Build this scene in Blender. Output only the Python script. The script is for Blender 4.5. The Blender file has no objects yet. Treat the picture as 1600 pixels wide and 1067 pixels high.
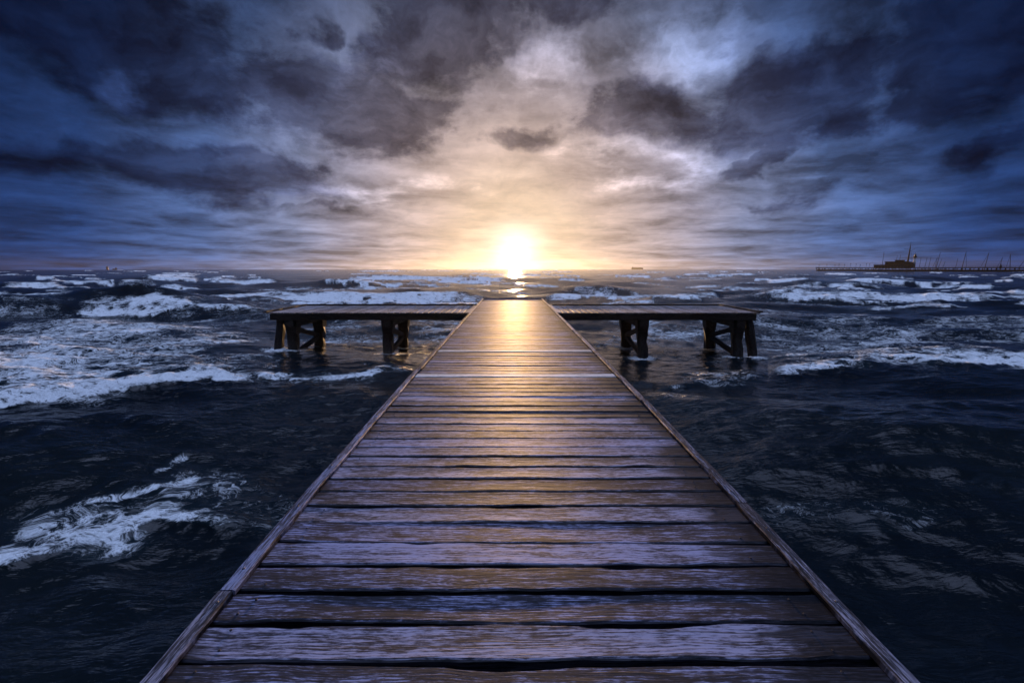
import bpy, math, random
import numpy as np
from mathutils import Vector

random.seed(7)
RNG = np.random.default_rng(11)
scene = bpy.context.scene
COL = scene.collection
R = math.radians

# ------------------------------------------------------------------ camera
CAM_H = 3.0            # lens above mean water
DECK_Z = 1.5           # deck top above mean water
FPX = 711.0            # focal length in photo pixels (1600 wide)
PITCH = R(9.11)        # looking down
cam_d = bpy.data.cameras.new("camera")
cam_d.lens = 16.0
cam_d.sensor_width = 36.0
cam_d.clip_start = 0.05
cam_d.clip_end = 20000.0
cam = bpy.data.objects.new("camera", cam_d)
COL.objects.link(cam)
cam.location = (0, 0, CAM_H)
cam.rotation_euler = (R(90) - PITCH, 0, 0)
scene.camera = cam

# ------------------------------------------------------------------ render
scene.render.engine = 'CYCLES'
scene.view_settings.view_transform = 'Standard'
scene.view_settings.look = 'None'
scene.view_settings.gamma = 1.0
scene.view_settings.use_curve_mapping = False
scene.view_settings.exposure = 0.0
cy = scene.cycles
cy.use_denoising = True
cy.max_bounces = 5
cy.diffuse_bounces = 2
cy.glossy_bounces = 3
cy.volume_bounces = 0
cy.transparent_max_bounces = 6
cy.sample_clamp_indirect = 3.0

# ------------------------------------------------------------------ light numbers
SUN_AZ = R(0.4)
SUN_EL = R(2.2)
SUN_STRENGTH = 4.8
SUN_COLOR = (1.0, 0.58, 0.25)
SKY_STRENGTH = 0.1
HAZE_DENSITY = 0.00006
HAZE_G = 0.80
SUN_DIR = Vector((math.sin(SUN_AZ) * math.cos(SUN_EL), math.cos(SUN_AZ) * math.cos(SUN_EL), math.sin(SUN_EL)))

sun_d = bpy.data.lights.new("sun", 'SUN')
sun_d.energy = SUN_STRENGTH
sun_d.angle = R(0.6)
sun_d.color = SUN_COLOR
sun = bpy.data.objects.new("sun", sun_d)
COL.objects.link(sun)
sun.location = (0, 300, 60)
sun.rotation_euler = SUN_DIR.to_track_quat('Z', 'Y').to_euler()


# ------------------------------------------------------------------ node helper
class Nodes:
    def __init__(self, tree):
        self.t = tree
        self.n = tree.nodes
        self.l = tree.links
        self.n.clear()

    def new(self, typ, **kw):
        nd = self.n.new(typ)
        for k, v in kw.items():
            setattr(nd, k, v)
        return nd

    def put(self, sock, v):
        if isinstance(v, bpy.types.NodeSocket):
            self.l.new(v, sock)
        elif v is not None:
            sock.default_value = v

    def m(self, op, a, b=None, c=None, clamp=False):
        nd = self.new('ShaderNodeMath', operation=op)
        nd.use_clamp = clamp
        self.put(nd.inputs[0], a)
        if b is not None:
            self.put(nd.inputs[1], b)
        if c is not None:
            self.put(nd.inputs[2], c)
        return nd.outputs[0]

    def vm(self, op, a, b=None):
        nd = self.new('ShaderNodeVectorMath', operation=op)
        self.put(nd.inputs[0], a)
        if b is not None:
            self.put(nd.inputs[1], b)
        return nd.outputs['Value'] if op in ('DOT_PRODUCT', 'LENGTH', 'DISTANCE') else nd.outputs[0]

    def xyz(self, x=0.0, y=0.0, z=0.0):
        nd = self.new('ShaderNodeCombineXYZ')
        for i, v in enumerate((x, y, z)):
            self.put(nd.inputs[i], v)
        return nd.outputs[0]

    def sep(self, v):
        nd = self.new('ShaderNodeSeparateXYZ')
        self.put(nd.inputs[0], v)
        return nd.outputs

    def noise(self, vec, scale=1.0, detail=4.0, rough=0.55, dist=0.0, color=False):
        nd = self.new('ShaderNodeTexNoise')
        self.put(nd.inputs['Vector'], vec)
        self.put(nd.inputs['Scale'], scale)
        nd.inputs['Detail'].default_value = detail
        nd.inputs['Roughness'].default_value = rough
        nd.inputs['Distortion'].default_value = dist
        return nd.outputs['Color' if color else 'Fac']

    def ss(self, v, lo, hi, a=0.0, b=1.0):
        nd = self.new('ShaderNodeMapRange', interpolation_type='SMOOTHSTEP')
        self.put(nd.inputs['Value'], v)
        self.put(nd.inputs['From Min'], lo)
        self.put(nd.inputs['From Max'], hi)
        self.put(nd.inputs['To Min'], a)
        self.put(nd.inputs['To Max'], b)
        return nd.outputs[0]

    def lin(self, v, lo, hi, a=0.0, b=1.0):
        nd = self.new('ShaderNodeMapRange')
        self.put(nd.inputs['Value'], v)
        for k, x in (('From Min', lo), ('From Max', hi), ('To Min', a), ('To Max', b)):
            self.put(nd.inputs[k], x)
        return nd.outputs[0]

    def mix(self, f, a, b, blend='MIX'):
        nd = self.new('ShaderNodeMix', data_type='RGBA', blend_type=blend)
        self.put(nd.inputs[0], f)
        self.put(nd.inputs[6], a if isinstance(a, bpy.types.NodeSocket) else (*a[:3], 1))
        self.put(nd.inputs[7], b if isinstance(b, bpy.types.NodeSocket) else (*b[:3], 1))
        return nd.outputs[2]

    def ramp(self, f, stops, interp='LINEAR'):
        nd = self.new('ShaderNodeValToRGB')
        cr = nd.color_ramp
        cr.interpolation = interp
        while len(cr.elements) < len(stops):
            cr.elements.new(0.5)
        for e, (p, c) in zip(cr.elements, stops):
            e.position = p
            e.color = (*c[:3], 1)
        self.put(nd.inputs[0], f)
        return nd.outputs[0]


# ------------------------------------------------------------------ sky directions
def sky_dir(px, py):
    """azimuth and elevation (radians) of a spot of the sky as seen in the photograph"""
    xr, yd = (px - 800) / FPX, (py - 533.5) / FPX
    y = math.cos(PITCH) - yd * math.sin(PITCH)
    z = -math.sin(PITCH) - yd * math.cos(PITCH)
    return math.atan2(xr, y), math.atan2(z, math.hypot(xr, y))


world = bpy.data.worlds.new("World")
scene.world = world
world.use_nodes = True
W = Nodes(world.node_tree)
tc = W.new('ShaderNodeTexCoord')
D = tc.outputs['Generated']
dx, dy, dz = W.sep(D)
zc = W.m('MAXIMUM', dz, 0.0)
az = W.m('ARCTAN2', dx, dy)
el = W.m('ARCSINE', zc)
# cloud sheet seen in perspective
den = W.m('ADD', zc, 0.075)
sheet = W.xyz(W.m('DIVIDE', dx, den), W.m('DIVIDE', dy, den), 0.0)
ang = W.xyz(az, el, 0.0)
warp = W.noise(ang, 5.0, 5, 0.6, color=True)
warp = W.vm('SUBTRACT', warp, (0.5, 0.5, 0.5))
wv = W.vm('MULTIPLY', warp, (0.30, 0.13, 0.0))
P = W.vm('ADD', ang, wv)


def blob(px, py, rx, ry, rot=0.0):
    a, e = sky_dir(px, py)
    a2, e2 = sky_dir(px + rx, py)
    sx = abs(a2 - a)
    _, e3 = sky_dir(px, py - ry)
    sy = max(abs(e3 - e), 0.01)
    mp = W.new('ShaderNodeMapping', vector_type='TEXTURE')
    W.put(mp.inputs['Vector'], P)
    mp.inputs['Location'].default_value = (a, e, 0)
    mp.inputs['Rotation'].default_value = (0, 0, R(rot))
    mp.inputs['Scale'].default_value = (sx, sy, 1)
    g = W.new('ShaderNodeTexGradient', gradient_type='SPHERICAL')
    W.put(g.inputs[0], mp.outputs[0])
    return g.outputs['Fac']


def gather(lst):
    tot = None
    for (px, py, rx, ry, rot, w) in lst:
        v = W.m('MULTIPLY', blob(px, py, rx, ry, rot), w)
        tot = v if tot is None else W.m('MAXIMUM', tot, v)
    return tot


fine = W.noise(W.vm('MULTIPLY', ang, (6.5, 12.0, 1.0)), 1.0, 9, 0.66, 0.25)
streak = W.noise(sheet, 1.05, 8, 0.60, 0.35)
broad = W.noise(sheet, 0.35, 4, 0.5, 0.2)

dark_hard = gather([
    (540, 175, 190, 105, -8, 1.0), (700, 45, 230, 120, 25, 1.0), (620, 185, 120, 60, 0, .8),
    (1030, 175, 200, 72, -6, 1.05), (1240, 160, 250, 100, 10, 1.0), (1330, 200, 170, 50, 5, .7),
    (1180, 260, 75, 26, 18, .85), (500, 52, 50, 34, 0, .6), (825, 218, 110, 32, 0, .55),
    (1540, 70, 260, 190, 25, 1.1), (1470, 150, 130, 60, 20, .8), (1560, 240, 150, 45, 10, .8),
    (130, 20, 420, 190, -15, 1.0), (300, 262, 330, 60, -3, .8), (60, 250, 160, 50, 0, .5),
    (1290, 290, 200, 26, -3, .45), (1180, 315, 170, 16, 0, .45), (520, 325, 160, 14, 0, .4),
    (400, 130, 120, 60, 30, .45), (900, 0, 160, 50, 0, .5),
])
bright = gather([
    (205, 130, 75, 55, 30, 1.1), (1075, 75, 230, 140, 0, 1.0), (560, 85, 150, 90, 0, .7),
    (860, 80, 110, 120, 0, .8), (950, 235, 220, 50, -4, .6), (1060, 250, 190, 40, -8, .5),
    (560, 300, 260, 30, 2, .7), (1300, 262, 220, 35, 5, .45), (100, 210, 160, 60, 20, .45),
    (830, 120, 80, 60, 0, .6), (1000, 290, 160, 30, 0, .5),
])
lump = W.noise(W.vm('ADD', W.xyz(W.m('MULTIPLY', az, 7.5), W.m('MULTIPLY', W.m('LOGARITHM', W.m('ADD', el, .05), math.e), 4.6), 0.0), W.vm('MULTIPLY', warp, (1.5, 1.5, 0))), 1.0, 6, 0.6)
tex = W.m('ADD', W.m('MULTIPLY', W.m('SUBTRACT', fine, 0.5), 1.35), W.m('MULTIPLY', W.m('SUBTRACT', streak, 0.5), 0.9))
dark_hard = W.m('ADD', dark_hard, W.ss(el, .16, .42, 0.0, .16))
dmask = W.ss(W.m('ADD', dark_hard, tex), 0.13, 0.52)
bmask = W.ss(W.m('ADD', bright, tex), 0.20, 0.90)

# distance from the sun, stretched a little along the cloud sheet
sunv = tuple(SUN_DIR)
dist = W.m('ARCCOSINE', W.m('MINIMUM', W.vm('DOT_PRODUCT', D, sunv), 0.99999))
da = W.m('MULTIPLY', W.m('SUBTRACT', az, SUN_AZ), 1.0)
de = W.m('MULTIPLY', W.m('SUBTRACT', el, SUN_EL), 0.92)
ell = W.m('SQRT', W.m('ADD', W.m('MULTIPLY', da, da), W.m('MULTIPLY', de, de)))
ell = W.m('ADD', ell, W.m('MULTIPLY', W.m('SUBTRACT', broad, 0.5), 0.10))
base = W.ramp(W.m('DIVIDE', ell, 3.2), [
    (0.0, (.74, .54, .38)), (0.035, (.70, .52, .39)), (0.06, (.61, .46, .41)), (0.10, (.36, .315, .37)),
    (0.14, (.19, .225, .37)), (0.185, (.070, .125, .30)), (0.235, (.016, .044, .150)),
    (0.29, (.006, .018, .074)), (0.40, (.004, .011, .045)), (0.75, (.010, .020, .06)), (1.0, (.010, .018, .05))])
# texture of the overcast
mod = W.lin(W.m('ADD', W.m('MULTIPLY', streak, .55), W.m('MULTIPLY', lump, .45)), 0.385, 0.615, 0.38, 1.58)
nearsun = W.ss(ell, 0.06, 0.45)
mod = W.m('ADD', W.m('MULTIPLY', mod, W.lin(nearsun, 0, 1, .45, 1)), W.lin(nearsun, 0, 1, .55, 0))
cloud = W.mix(1.0, base, W.xyz(mod, mod, mod), 'MULTIPLY')
lift = W.m('ADD', 1.0, W.m('MULTIPLY', bmask, 1.5))
cloud = W.mix(1.0, cloud, W.xyz(lift, lift, lift), 'MULTIPLY')
cloud = W.mix(1.0, cloud, W.mix(bmask, (0, 0, 0), (.022, .036, .06)), 'ADD')
cloud = W.mix(1.0, cloud, W.mix(W.m('MULTIPLY', dmask, W.lin(lump, .35, .65, 1.0, .72)), (1, 1, 1), (.17, .18, .24)), 'MULTIPLY')
shade = W.ss(el, 0.20, 0.50, 1.0, 0.62)
cloud = W.mix(1.0, cloud, W.xyz(shade, shade, shade), 'MULTIPLY')
low = W.m('MULTIPLY', W.ss(el, 0.0, 0.20, 0.40, 0.0), W.ss(ell, .45, .85))
low = W.m('ADD', low, 1.0)
cloud = W.mix(1.0, cloud, W.xyz(low, low, low), 'MULTIPLY')
# unseen sky overhead, brightness added to light the foam and planks
top = W.ss(el, 0.84, 1.25, 0.0, 1.0)
over = W.mix(1.0, (1.55, 1.95, 3.3), W.xyz(mod, mod, mod), 'MULTIPLY')
cloud = W.mix(top, cloud, over)
# clear, physically based sky behind, seen through thin places
nish = W.new('ShaderNodeTexSky', sky_type='NISHITA')
nish.sun_disc = False
nish.sun_elevation = SUN_EL
nish.sun_rotation = SUN_AZ
nish.air_density = 1.0
nish.dust_density = 1.5
W.put(nish.inputs[0], D) if nish.inputs else None
cover = W.ss(W.m('ADD', streak, W.m('MULTIPLY', broad, .4)), 0.45, 0.85, 0.99, 0.95)
# clouds in the same units as the sky texture (strength of the Background is SKY_STRENGTH)
k = 1.0 / SKY_STRENGTH
cloudk = W.mix(1.0, cloud, (k, k, k), 'MULTIPLY')
allsky = W.mix(cover, W.mix(1.0, nish.outputs[0], (.05, .08, .20), 'MULTIPLY'), cloudk)
# aureole: sunlight spread by thin cloud round the sun
au = W.m('EXPONENT', W.m('MULTIPLY', W.m('POWER', W.m('DIVIDE', dist, 0.046), 2.0), -1.0))
au2 = W.m('EXPONENT', W.m('DIVIDE', dist, -0.050))
au3 = W.m('EXPONENT', W.m('DIVIDE', dist, -0.16))


def scaled(v, c):
    return W.xyz(*[W.m('MULTIPLY', v, x * k) for x in c])


allsky = W.mix(1.0, allsky, scaled(au, (.45, .50, .50)), 'ADD')
allsky = W.mix(1.0, allsky, scaled(au2, (.40, .34, .26)), 'ADD')
allsky = W.mix(1.0, allsky, scaled(au3, (.17, .11, .075)), 'ADD')
bg = W.new('ShaderNodeBackground')
W.put(bg.inputs[0], allsky)
bg.inputs[1].default_value = SKY_STRENGTH
wo = W.new('ShaderNodeOutputWorld')
W.l.new(bg.outputs[0], wo.inputs[0])
world.cycles.sampling_method = 'MANUAL'
world.cycles.sample_map_resolution = 1024


# ------------------------------------------------------------------ object helpers
def tag(o, label=None, cat=None, group=None, kind=None):
    if label:
        o["label"] = label
    if cat:
        o["category"] = cat
    if group:
        o["group"] = group
    if kind:
        o["kind"] = kind
    return o


def empty(name, loc=(0, 0, 0), rz=0.0):
    o = bpy.data.objects.new(name, None)
    o.empty_display_size = 0.3
    COL.objects.link(o)
    o.location = loc
    o.rotation_euler = (0, 0, rz)
    return o


def vnoise(x, y, seed=0):
    """2-D gradient-free value noise, smooth, 0..1 (numpy)"""
    xi = np.floor(x).astype(np.int64)
    yi = np.floor(y).astype(np.int64)
    fx = x - xi
    fy = y - yi
    fx = fx * fx * fx * (fx * (fx * 6 - 15) + 10)
    fy = fy * fy * fy * (fy * (fy * 6 - 15) + 10)

    def h(a, b):
        n = (a * 374761393 + b * 668265263 + seed * 974711) & 0xffffffff
        n = ((n ^ (n >> 13)) * 1274126177) & 0xffffffff
        return ((n ^ (n >> 16)) & 0xffff) / 65535.0
    v00, v10, v01, v11 = h(xi, yi), h(xi + 1, yi), h(xi, yi + 1), h(xi + 1, yi + 1)
    return (v00 * (1 - fx) + v10 * fx) * (1 - fy) + (v01 * (1 - fx) + v11 * fx) * fy


def fbm(x, y, oct=4, seed=0, gain=0.5):
    t, a, s = 0.0, 1.0, 0.0
    for i in range(oct):
        t = t + a * vnoise(x * 2 ** i + 17.3 * i, y * 2 ** i - 9.1 * i, seed + i)
        s += a
        a *= gain
    return t / s


class MB:
    """collects bars, boards and boxes; build() links them as one mesh object"""

    def __init__(self):
        self.v, self.f, self.uv, self.a = [], [], [], []
        self.n = 0

    def grid(self, ring_pts, uvs, att, cap=True):
        """ring_pts: (n, m, 3) rings along a length, closed round"""
        ring_pts = np.asarray(ring_pts, float)
        n, m, _ = ring_pts.shape
        b = self.n
        self.v.append(ring_pts.reshape(-1, 3))
        self.uv.append(np.asarray(uvs, float).reshape(-1, 2))
        self.a.append(np.tile(np.asarray(att, float), (n * m, 1)))
        i = np.arange(n - 1)[:, None] * m
        j = np.arange(m)[None, :]
        j2 = (j + 1) % m
        q = np.stack([b + i + j, b + i + j2, b + i + m + j2, b + i + m + j], -1).reshape(-1, 4)
        self.f.extend(q.tolist())
        if cap:
            self.f.append([b + k for k in range(m)][::-1])
            self.f.append([b + (n - 1) * m + k for k in range(m)])
        self.n += n * m

    def bar(self, p0, p1, w, h, n=6, jit=0.0, taper=1.0, up=(0, 0, 1), seed=None, chamfer=0.12):
        """a squared timber between two points"""
        p0, p1 = np.array(p0, float), np.array(p1, float)
        d = p1 - p0
        L = np.linalg.norm(d)
        d /= L
        u = np.array(up, float)
        if abs(d @ u) > 0.95:
            u = np.array((0, 1.0, 0))
        s = np.cross(d, u)
        s /= np.linalg.norm(s)
        u = np.cross(s, d)
        c = chamfer * min(w, h)
        sec = np.array([(-w / 2 + c, -h / 2), (w / 2 - c, -h / 2), (w / 2, -h / 2 + c), (w / 2, h / 2 - c),
                        (w / 2 - c, h / 2), (-w / 2 + c, h / 2), (-w / 2, h / 2 - c), (-w / 2, -h / 2 + c)])
        per = np.cumsum([0] + [np.linalg.norm(sec[(k + 1) % 8] - sec[k]) for k in range(7)])
        r = np.random.default_rng(seed if seed is not None else self.n + 5)
        rings, uvs = [], []
        for k in range(n):
            t = k / (n - 1)
            sc = 1 + (taper - 1) * t
            q = sec * sc + r.normal(0, jit, (8, 2)) if jit else sec * sc
            off = r.normal(0, jit * .6, 3) if jit and 0 < k < n - 1 else 0
            c0 = p0 + d * L * t + off
            rings.append(c0 + q[:, :1] * s + q[:, 1:] * u)
            uvs.append(np.stack([np.full(8, L * t), per], 1))
        self.grid(rings, uvs, (r.random(), r.random(), 0, 0))

    def tube(self, p0, p1, r0, r1=None, n=6, seg=2):
        r1 = r0 if r1 is None else r1
        p0, p1 = np.array(p0, float), np.array(p1, float)
        d = p1 - p0
        L = np.linalg.norm(d)
        d /= L
        u = np.array((0, 0, 1.0)) if abs(d[2]) < .95 else np.array((0, 1.0, 0))
        s = np.cross(d, u)
        s /= np.linalg.norm(s)
        u = np.cross(s, d)
        th = np.linspace(0, 2 * np.pi, n, endpoint=False)
        rings, uvs = [], []
        for k in range(seg):
            t = k / (seg - 1)
            rr = r0 + (r1 - r0) * t
            rings.append(p0 + d * L * t + rr * np.cos(th)[:, None] * s + rr * np.sin(th)[:, None] * u)
            uvs.append(np.stack([np.full(n, L * t), th * rr], 1))
        self.grid(rings, uvs, (.5, .5, 0, 0))

    def lathe(self, c, prof, n=12):
        th = np.linspace(0, 2 * np.pi, n, endpoint=False)
        rings = [np.stack([c[0] + r * np.cos(th), c[1] + r * np.sin(th), np.full(n, c[2] + z)], 1) for r, z in prof]
        uvs = [np.stack([th, np.full(n, z)], 1) for r, z in prof]
        self.grid(rings, uvs, (.5, .5, 0, 0))

    def box(self, x0, x1, y0, y1, z0, z1, inset=0.0):
        """box, optionally narrowing towards the top"""
        lo = [(x0, y0, z0), (x1, y0, z0), (x1, y1, z0), (x0, y1, z0)]
        i = inset
        hi = [(x0 + i, y0 + i, z1), (x1 - i, y0 + i, z1), (x1 - i, y1 - i, z1), (x0 + i, y1 - i, z1)]
        uv = [[(0, 0), (1, 0), (1, 1), (0, 1)]] * 2
        self.grid([lo, hi], uv, (.5, .5, 0, 0))

    def build(self, name, mat, parent=None, smooth=False):
        v = np.concatenate(self.v)
        loops = sum(len(f) for f in self.f)
        me = bpy.data.meshes.new(name)
        me.from_pydata(v.tolist(), [], self.f)
        uv = np.concatenate(self.uv)
        at = np.concatenate(self.a)
        li = np.empty(loops, np.int32)
        me.loops.foreach_get('vertex_index', li)
        ul = me.uv_layers.new(name="UVMap")
        ul.data.foreach_set('uv', uv[li].astype(np.float32).ravel())
        sk = me.attributes.new("soak_gap_shade", 'FLOAT', 'POINT')
        sk.data.foreach_set('value', at[:, 3].astype(np.float32))
        ca = me.attributes.new("plank", 'FLOAT_COLOR', 'POINT')
        ca.data.foreach_set('color', at.astype(np.float32).ravel())
        if smooth:
            me.polygons.foreach_set('use_smooth', np.ones(len(me.polygons), bool))
        me.materials.append(mat)
        me.update()
        o = bpy.data.objects.new(name, me)
        COL.objects.link(o)
        if parent:
            o.parent = parent
        return o


# ------------------------------------------------------------------ materials
def material(name):
    m = bpy.data.materials.new(name)
    m.use_nodes = True
    N = Nodes(m.node_tree)
    out = N.new('ShaderNodeOutputMaterial')
    b = N.new('ShaderNodeBsdfPrincipled')
    N.l.new(b.outputs[0], out.inputs[0])
    return m, N, b


def wood(name, dark, mid, light, wet=0.5, fresh=0.0, grain=1.0, edge_dark=True):
    m, N, b = material(name)
    uvn = N.new('ShaderNodeUVMap')
    uvn.uv_map = "UVMap"
    u, v, _ = N.sep(uvn.outputs[0])
    at = N.new('ShaderNodeAttribute', attribute_name="plank")
    r1, r2, r3 = N.sep(at.outputs['Color'])
    a4 = N.new('ShaderNodeAttribute', attribute_name="soak_gap_shade").outputs['Fac']
    ru = N.m('ADD', u, N.m('MULTIPLY', r1, 37.0))
    rv = N.m('ADD', v, N.m('MULTIPLY', r2, 11.0))
    # knots: stretched cells; each cell centre bends the grain round it
    kv = N.xyz(N.m('MULTIPLY', ru, 1.55), N.m('MULTIPLY', rv, 6.0), N.m('MULTIPLY', r1, 9.0))
    vo = N.new('ShaderNodeTexVoronoi', feature='F1')
    N.put(vo.inputs['Vector'], kv)
    vo.inputs['Scale'].default_value = 1.0
    vo.inputs['Randomness'].default_value = 0.9
    kd = vo.outputs['Distance']
    sel = N.m('GREATER_THAN', N.sep(vo.outputs['Color'])[0], 0.72)
    bump_k = N.m('MULTIPLY', N.m('EXPONENT', N.m('MULTIPLY', N.m('MULTIPLY', kd, kd), -30.0)), sel)
    wav = N.noise(N.xyz(N.m('MULTIPLY', ru, .9), N.m('MULTIPLY', rv, 5.0), r2), 1.0, 3, .5)
    ph = N.m('ADD', N.m('MULTIPLY', rv, 330.0), N.m('ADD', N.m('MULTIPLY', wav, 46.0), N.m('MULTIPLY', bump_k, 34.0)))
    ring = N.m('MULTIPLY_ADD', N.m('SINE', ph), 0.5, 0.5)
    fib = N.noise(N.xyz(N.m('MULTIPLY', ru, 7.0), N.m('MULTIPLY', rv, 240.0), r1), 1.0, 4, .6)
    fib2 = N.noise(N.xyz(N.m('MULTIPLY', ru, 2.2), N.m('MULTIPLY', rv, 75.0), r2), 1.0, 4, .65)
    fib = N.lin(fib, .32, .68, 0.0, 1.0)
    fib2 = N.lin(fib2, .30, .70, 0.0, 1.0)
    g = N.m('ADD', N.m('MULTIPLY', ring, .17), N.m('ADD', N.m('MULTIPLY', fib, .62), N.m('MULTIPLY', fib2, .45)))
    # worn pale patches and soaked dark ones
    patch = N.noise(N.xyz(N.m('MULTIPLY', ru, 1.3), N.m('MULTIPLY', rv, 6.5), N.m('MULTIPLY', r2, 5.0)), 1.0, 6, .68, .4)
    blot = N.noise(N.xyz(N.m('MULTIPLY', ru, 5.0), N.m('MULTIPLY', rv, 20.0), N.m('MULTIPLY', r1, 5.0)), 1.0, 5, .65)
    worn = N.ss(N.m('ADD', patch, N.m('MULTIPLY', N.m('SUBTRACT', blot, .5), .75)), .40, .62)
    tone = N.m('ADD', N.m('MULTIPLY', g, 1.25), N.m('MULTIPLY', worn, .42))
    tone = N.m('ADD', tone, N.lin(r1, 0, 1, -.26, .22))
    crack = N.ss(N.noise(N.xyz(N.m('MULTIPLY', ru, 1.6), N.m('MULTIPLY', rv, 95.0), N.m('MULTIPLY', r1, 3.0)), 1.0, 2, .5), .30, .36)
    fleck = N.noise(N.xyz(N.m('MULTIPLY', ru, 22.0), N.m('MULTIPLY', rv, 130.0), r1), 1.0, 4, .7)
    tone = N.m('ADD', tone, N.m('MULTIPLY', N.m('SUBTRACT', fleck, .5), 2.1))
    # band-saw marks on some boards
    saw = N.m('MULTIPLY_ADD', N.m('SINE', N.m('ADD', N.m('MULTIPLY', ru, 520.0), N.m('MULTIPLY', fib2, 5.0))), .5, .5)
    sawm = N.m('MULTIPLY', N.m('MULTIPLY', r3, N.ss(patch, .40, .55)), .16)
    tone = N.m('SUBTRACT', tone, N.m('MULTIPLY', saw, sawm))
    col = N.ramp(N.lin(tone, .60, 1.42), [(0, dark), (.42, mid), (1, light)])
    tint = N.ramp(N.noise(N.xyz(N.m('MULTIPLY', ru, .6), N.m('MULTIPLY', rv, 3.0), r1), 2.0, 3, .6),
                  [(.3, (.94, .97, 1.04)), (.7, (1.05, .99, .97))])
    col = N.mix(1.0, col, tint, 'MULTIPLY')
    col = N.mix(1.0, col, N.ramp(r2, [(0, (.88, .94, 1.10)), (.55, (1, 1, 1)), (1, (1.08, 1.0, .94))]), 'MULTIPLY')
    col = N.mix(N.m('MULTIPLY', N.m('SUBTRACT', 1.0, crack), .8), col, tuple(c * .35 for c in dark))
    core = N.m('MULTIPLY', N.ss(kd, .11, .04), sel)
    col = N.mix(N.m('MULTIPLY', core, .75), col, tuple(c * .5 for c in dark))
    # wet stain, and shade painted on board sides: the attribute says how dark
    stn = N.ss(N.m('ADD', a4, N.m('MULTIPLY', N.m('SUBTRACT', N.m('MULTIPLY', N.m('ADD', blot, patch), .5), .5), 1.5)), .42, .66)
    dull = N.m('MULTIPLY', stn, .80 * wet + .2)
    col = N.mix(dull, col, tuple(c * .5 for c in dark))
    N.put(b.inputs['Base Color'], col)
    N.put(b.inputs['Roughness'], N.m('SUBTRACT', N.lin(g, .3, 1.0, .68, .54), N.m('MULTIPLY', stn, .12)))
    N.put(b.inputs['Specular IOR Level'], N.m('MULTIPLY', N.lin(tone, .6, 1.3, .30, .52), N.lin(stn, 0, 1, 1, .6)))
    hgt = N.m('ADD', N.m('MULTIPLY', g, .9), N.m('ADD', N.m('MULTIPLY', crack, .8), N.m('MULTIPLY', saw, N.m('MULTIPLY', sawm, 1.2))))
    bp = N.new('ShaderNodeBump')
    bp.inputs['Strength'].default_value = .17 * grain
    bp.inputs['Distance'].default_value = .004
    N.put(bp.inputs['Height'], hgt)
    N.l.new(bp.outputs[0], b.inputs['Normal'])
    return m


M_DECK = wood("deck_wood", (.003, .005, .010), (.020, .024, .045), (.235, .25, .37), wet=.9)
M_PALE = wood("pale_new_board", (.30, .27, .23), (.52, .48, .42), (.72, .68, .61), wet=.2)
M_EDGE = wood("edge_board_wood", (.005, .006, .010), (.030, .033, .050), (.23, .24, .32), wet=.4)
M_PLATFORM = wood("platform_wood", (.05, .045, .045), (.16, .15, .15), (.36, .34, .34), wet=.3)
M_TAR = wood("dark_tarred_timber", (.006, .005, .004), (.015, .012, .010), (.032, .027, .022), wet=.4)


def plain(name, col, rough=.6, spec=.3, var=.25, scale=3.0, metallic=0.0):
    m, N, b = material(name)
    t = N.new('ShaderNodeTexCoord')
    n = N.noise(t.outputs['Object'], scale, 5, .6)
    c = N.ramp(n, [(.3, tuple(x * (1 - var) for x in col)), (.7, tuple(min(1, x * (1 + var)) for x in col))])
    N.put(b.inputs['Base Color'], c)
    N.put(b.inputs['Roughness'], N.lin(n, .3, .7, rough - .08, rough + .08))
    b.inputs['Specular IOR Level'].default_value = spec
    b.inputs['Metallic'].default_value = metallic
    return m


M_NAIL = plain("rusty_iron", (.06, .035, .025), .7, .4, .4, 60)
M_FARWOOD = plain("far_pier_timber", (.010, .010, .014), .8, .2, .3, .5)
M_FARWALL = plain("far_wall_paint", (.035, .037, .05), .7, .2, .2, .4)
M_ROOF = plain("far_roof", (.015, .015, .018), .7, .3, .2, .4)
M_GLASS = plain("window_glass", (.02, .03, .04), .08, .6, .1, .3)
M_WHITE = plain("white_paint", (.5, .5, .5), .5, .4, .1, 1)
M_SPAR = plain("grey_spar", (.012, .012, .015), .8, .1, .1, 1)
M_RED = plain("red_paint", (.30, .035, .025), .5, .4, .15, 1)
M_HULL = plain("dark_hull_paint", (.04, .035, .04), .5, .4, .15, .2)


# ------------------------------------------------------------------ the pier
pier = empty("wooden_pier", (0, 0, 0))
tag(pier, "weathered plank pier with two side platforms on dark timber piles, running out to sea", "pier")

DY = np.array([-4.0, 1.45, 2.8, 5.8, 9.0, 14.0, 22.8])
DL = np.array([-1.335, -1.345, -1.385, -1.425, -1.435, -1.45, -1.47])   # outer line of the left edge board
DR = np.array([1.47, 1.477, 1.50, 1.535, 1.535, 1.54, 1.53])
PITCH_P = 0.195


def edge_l(y):
    return np.interp(y, DY, DL)


def edge_r(y):
    return np.interp(y, DY, DR)


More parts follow.
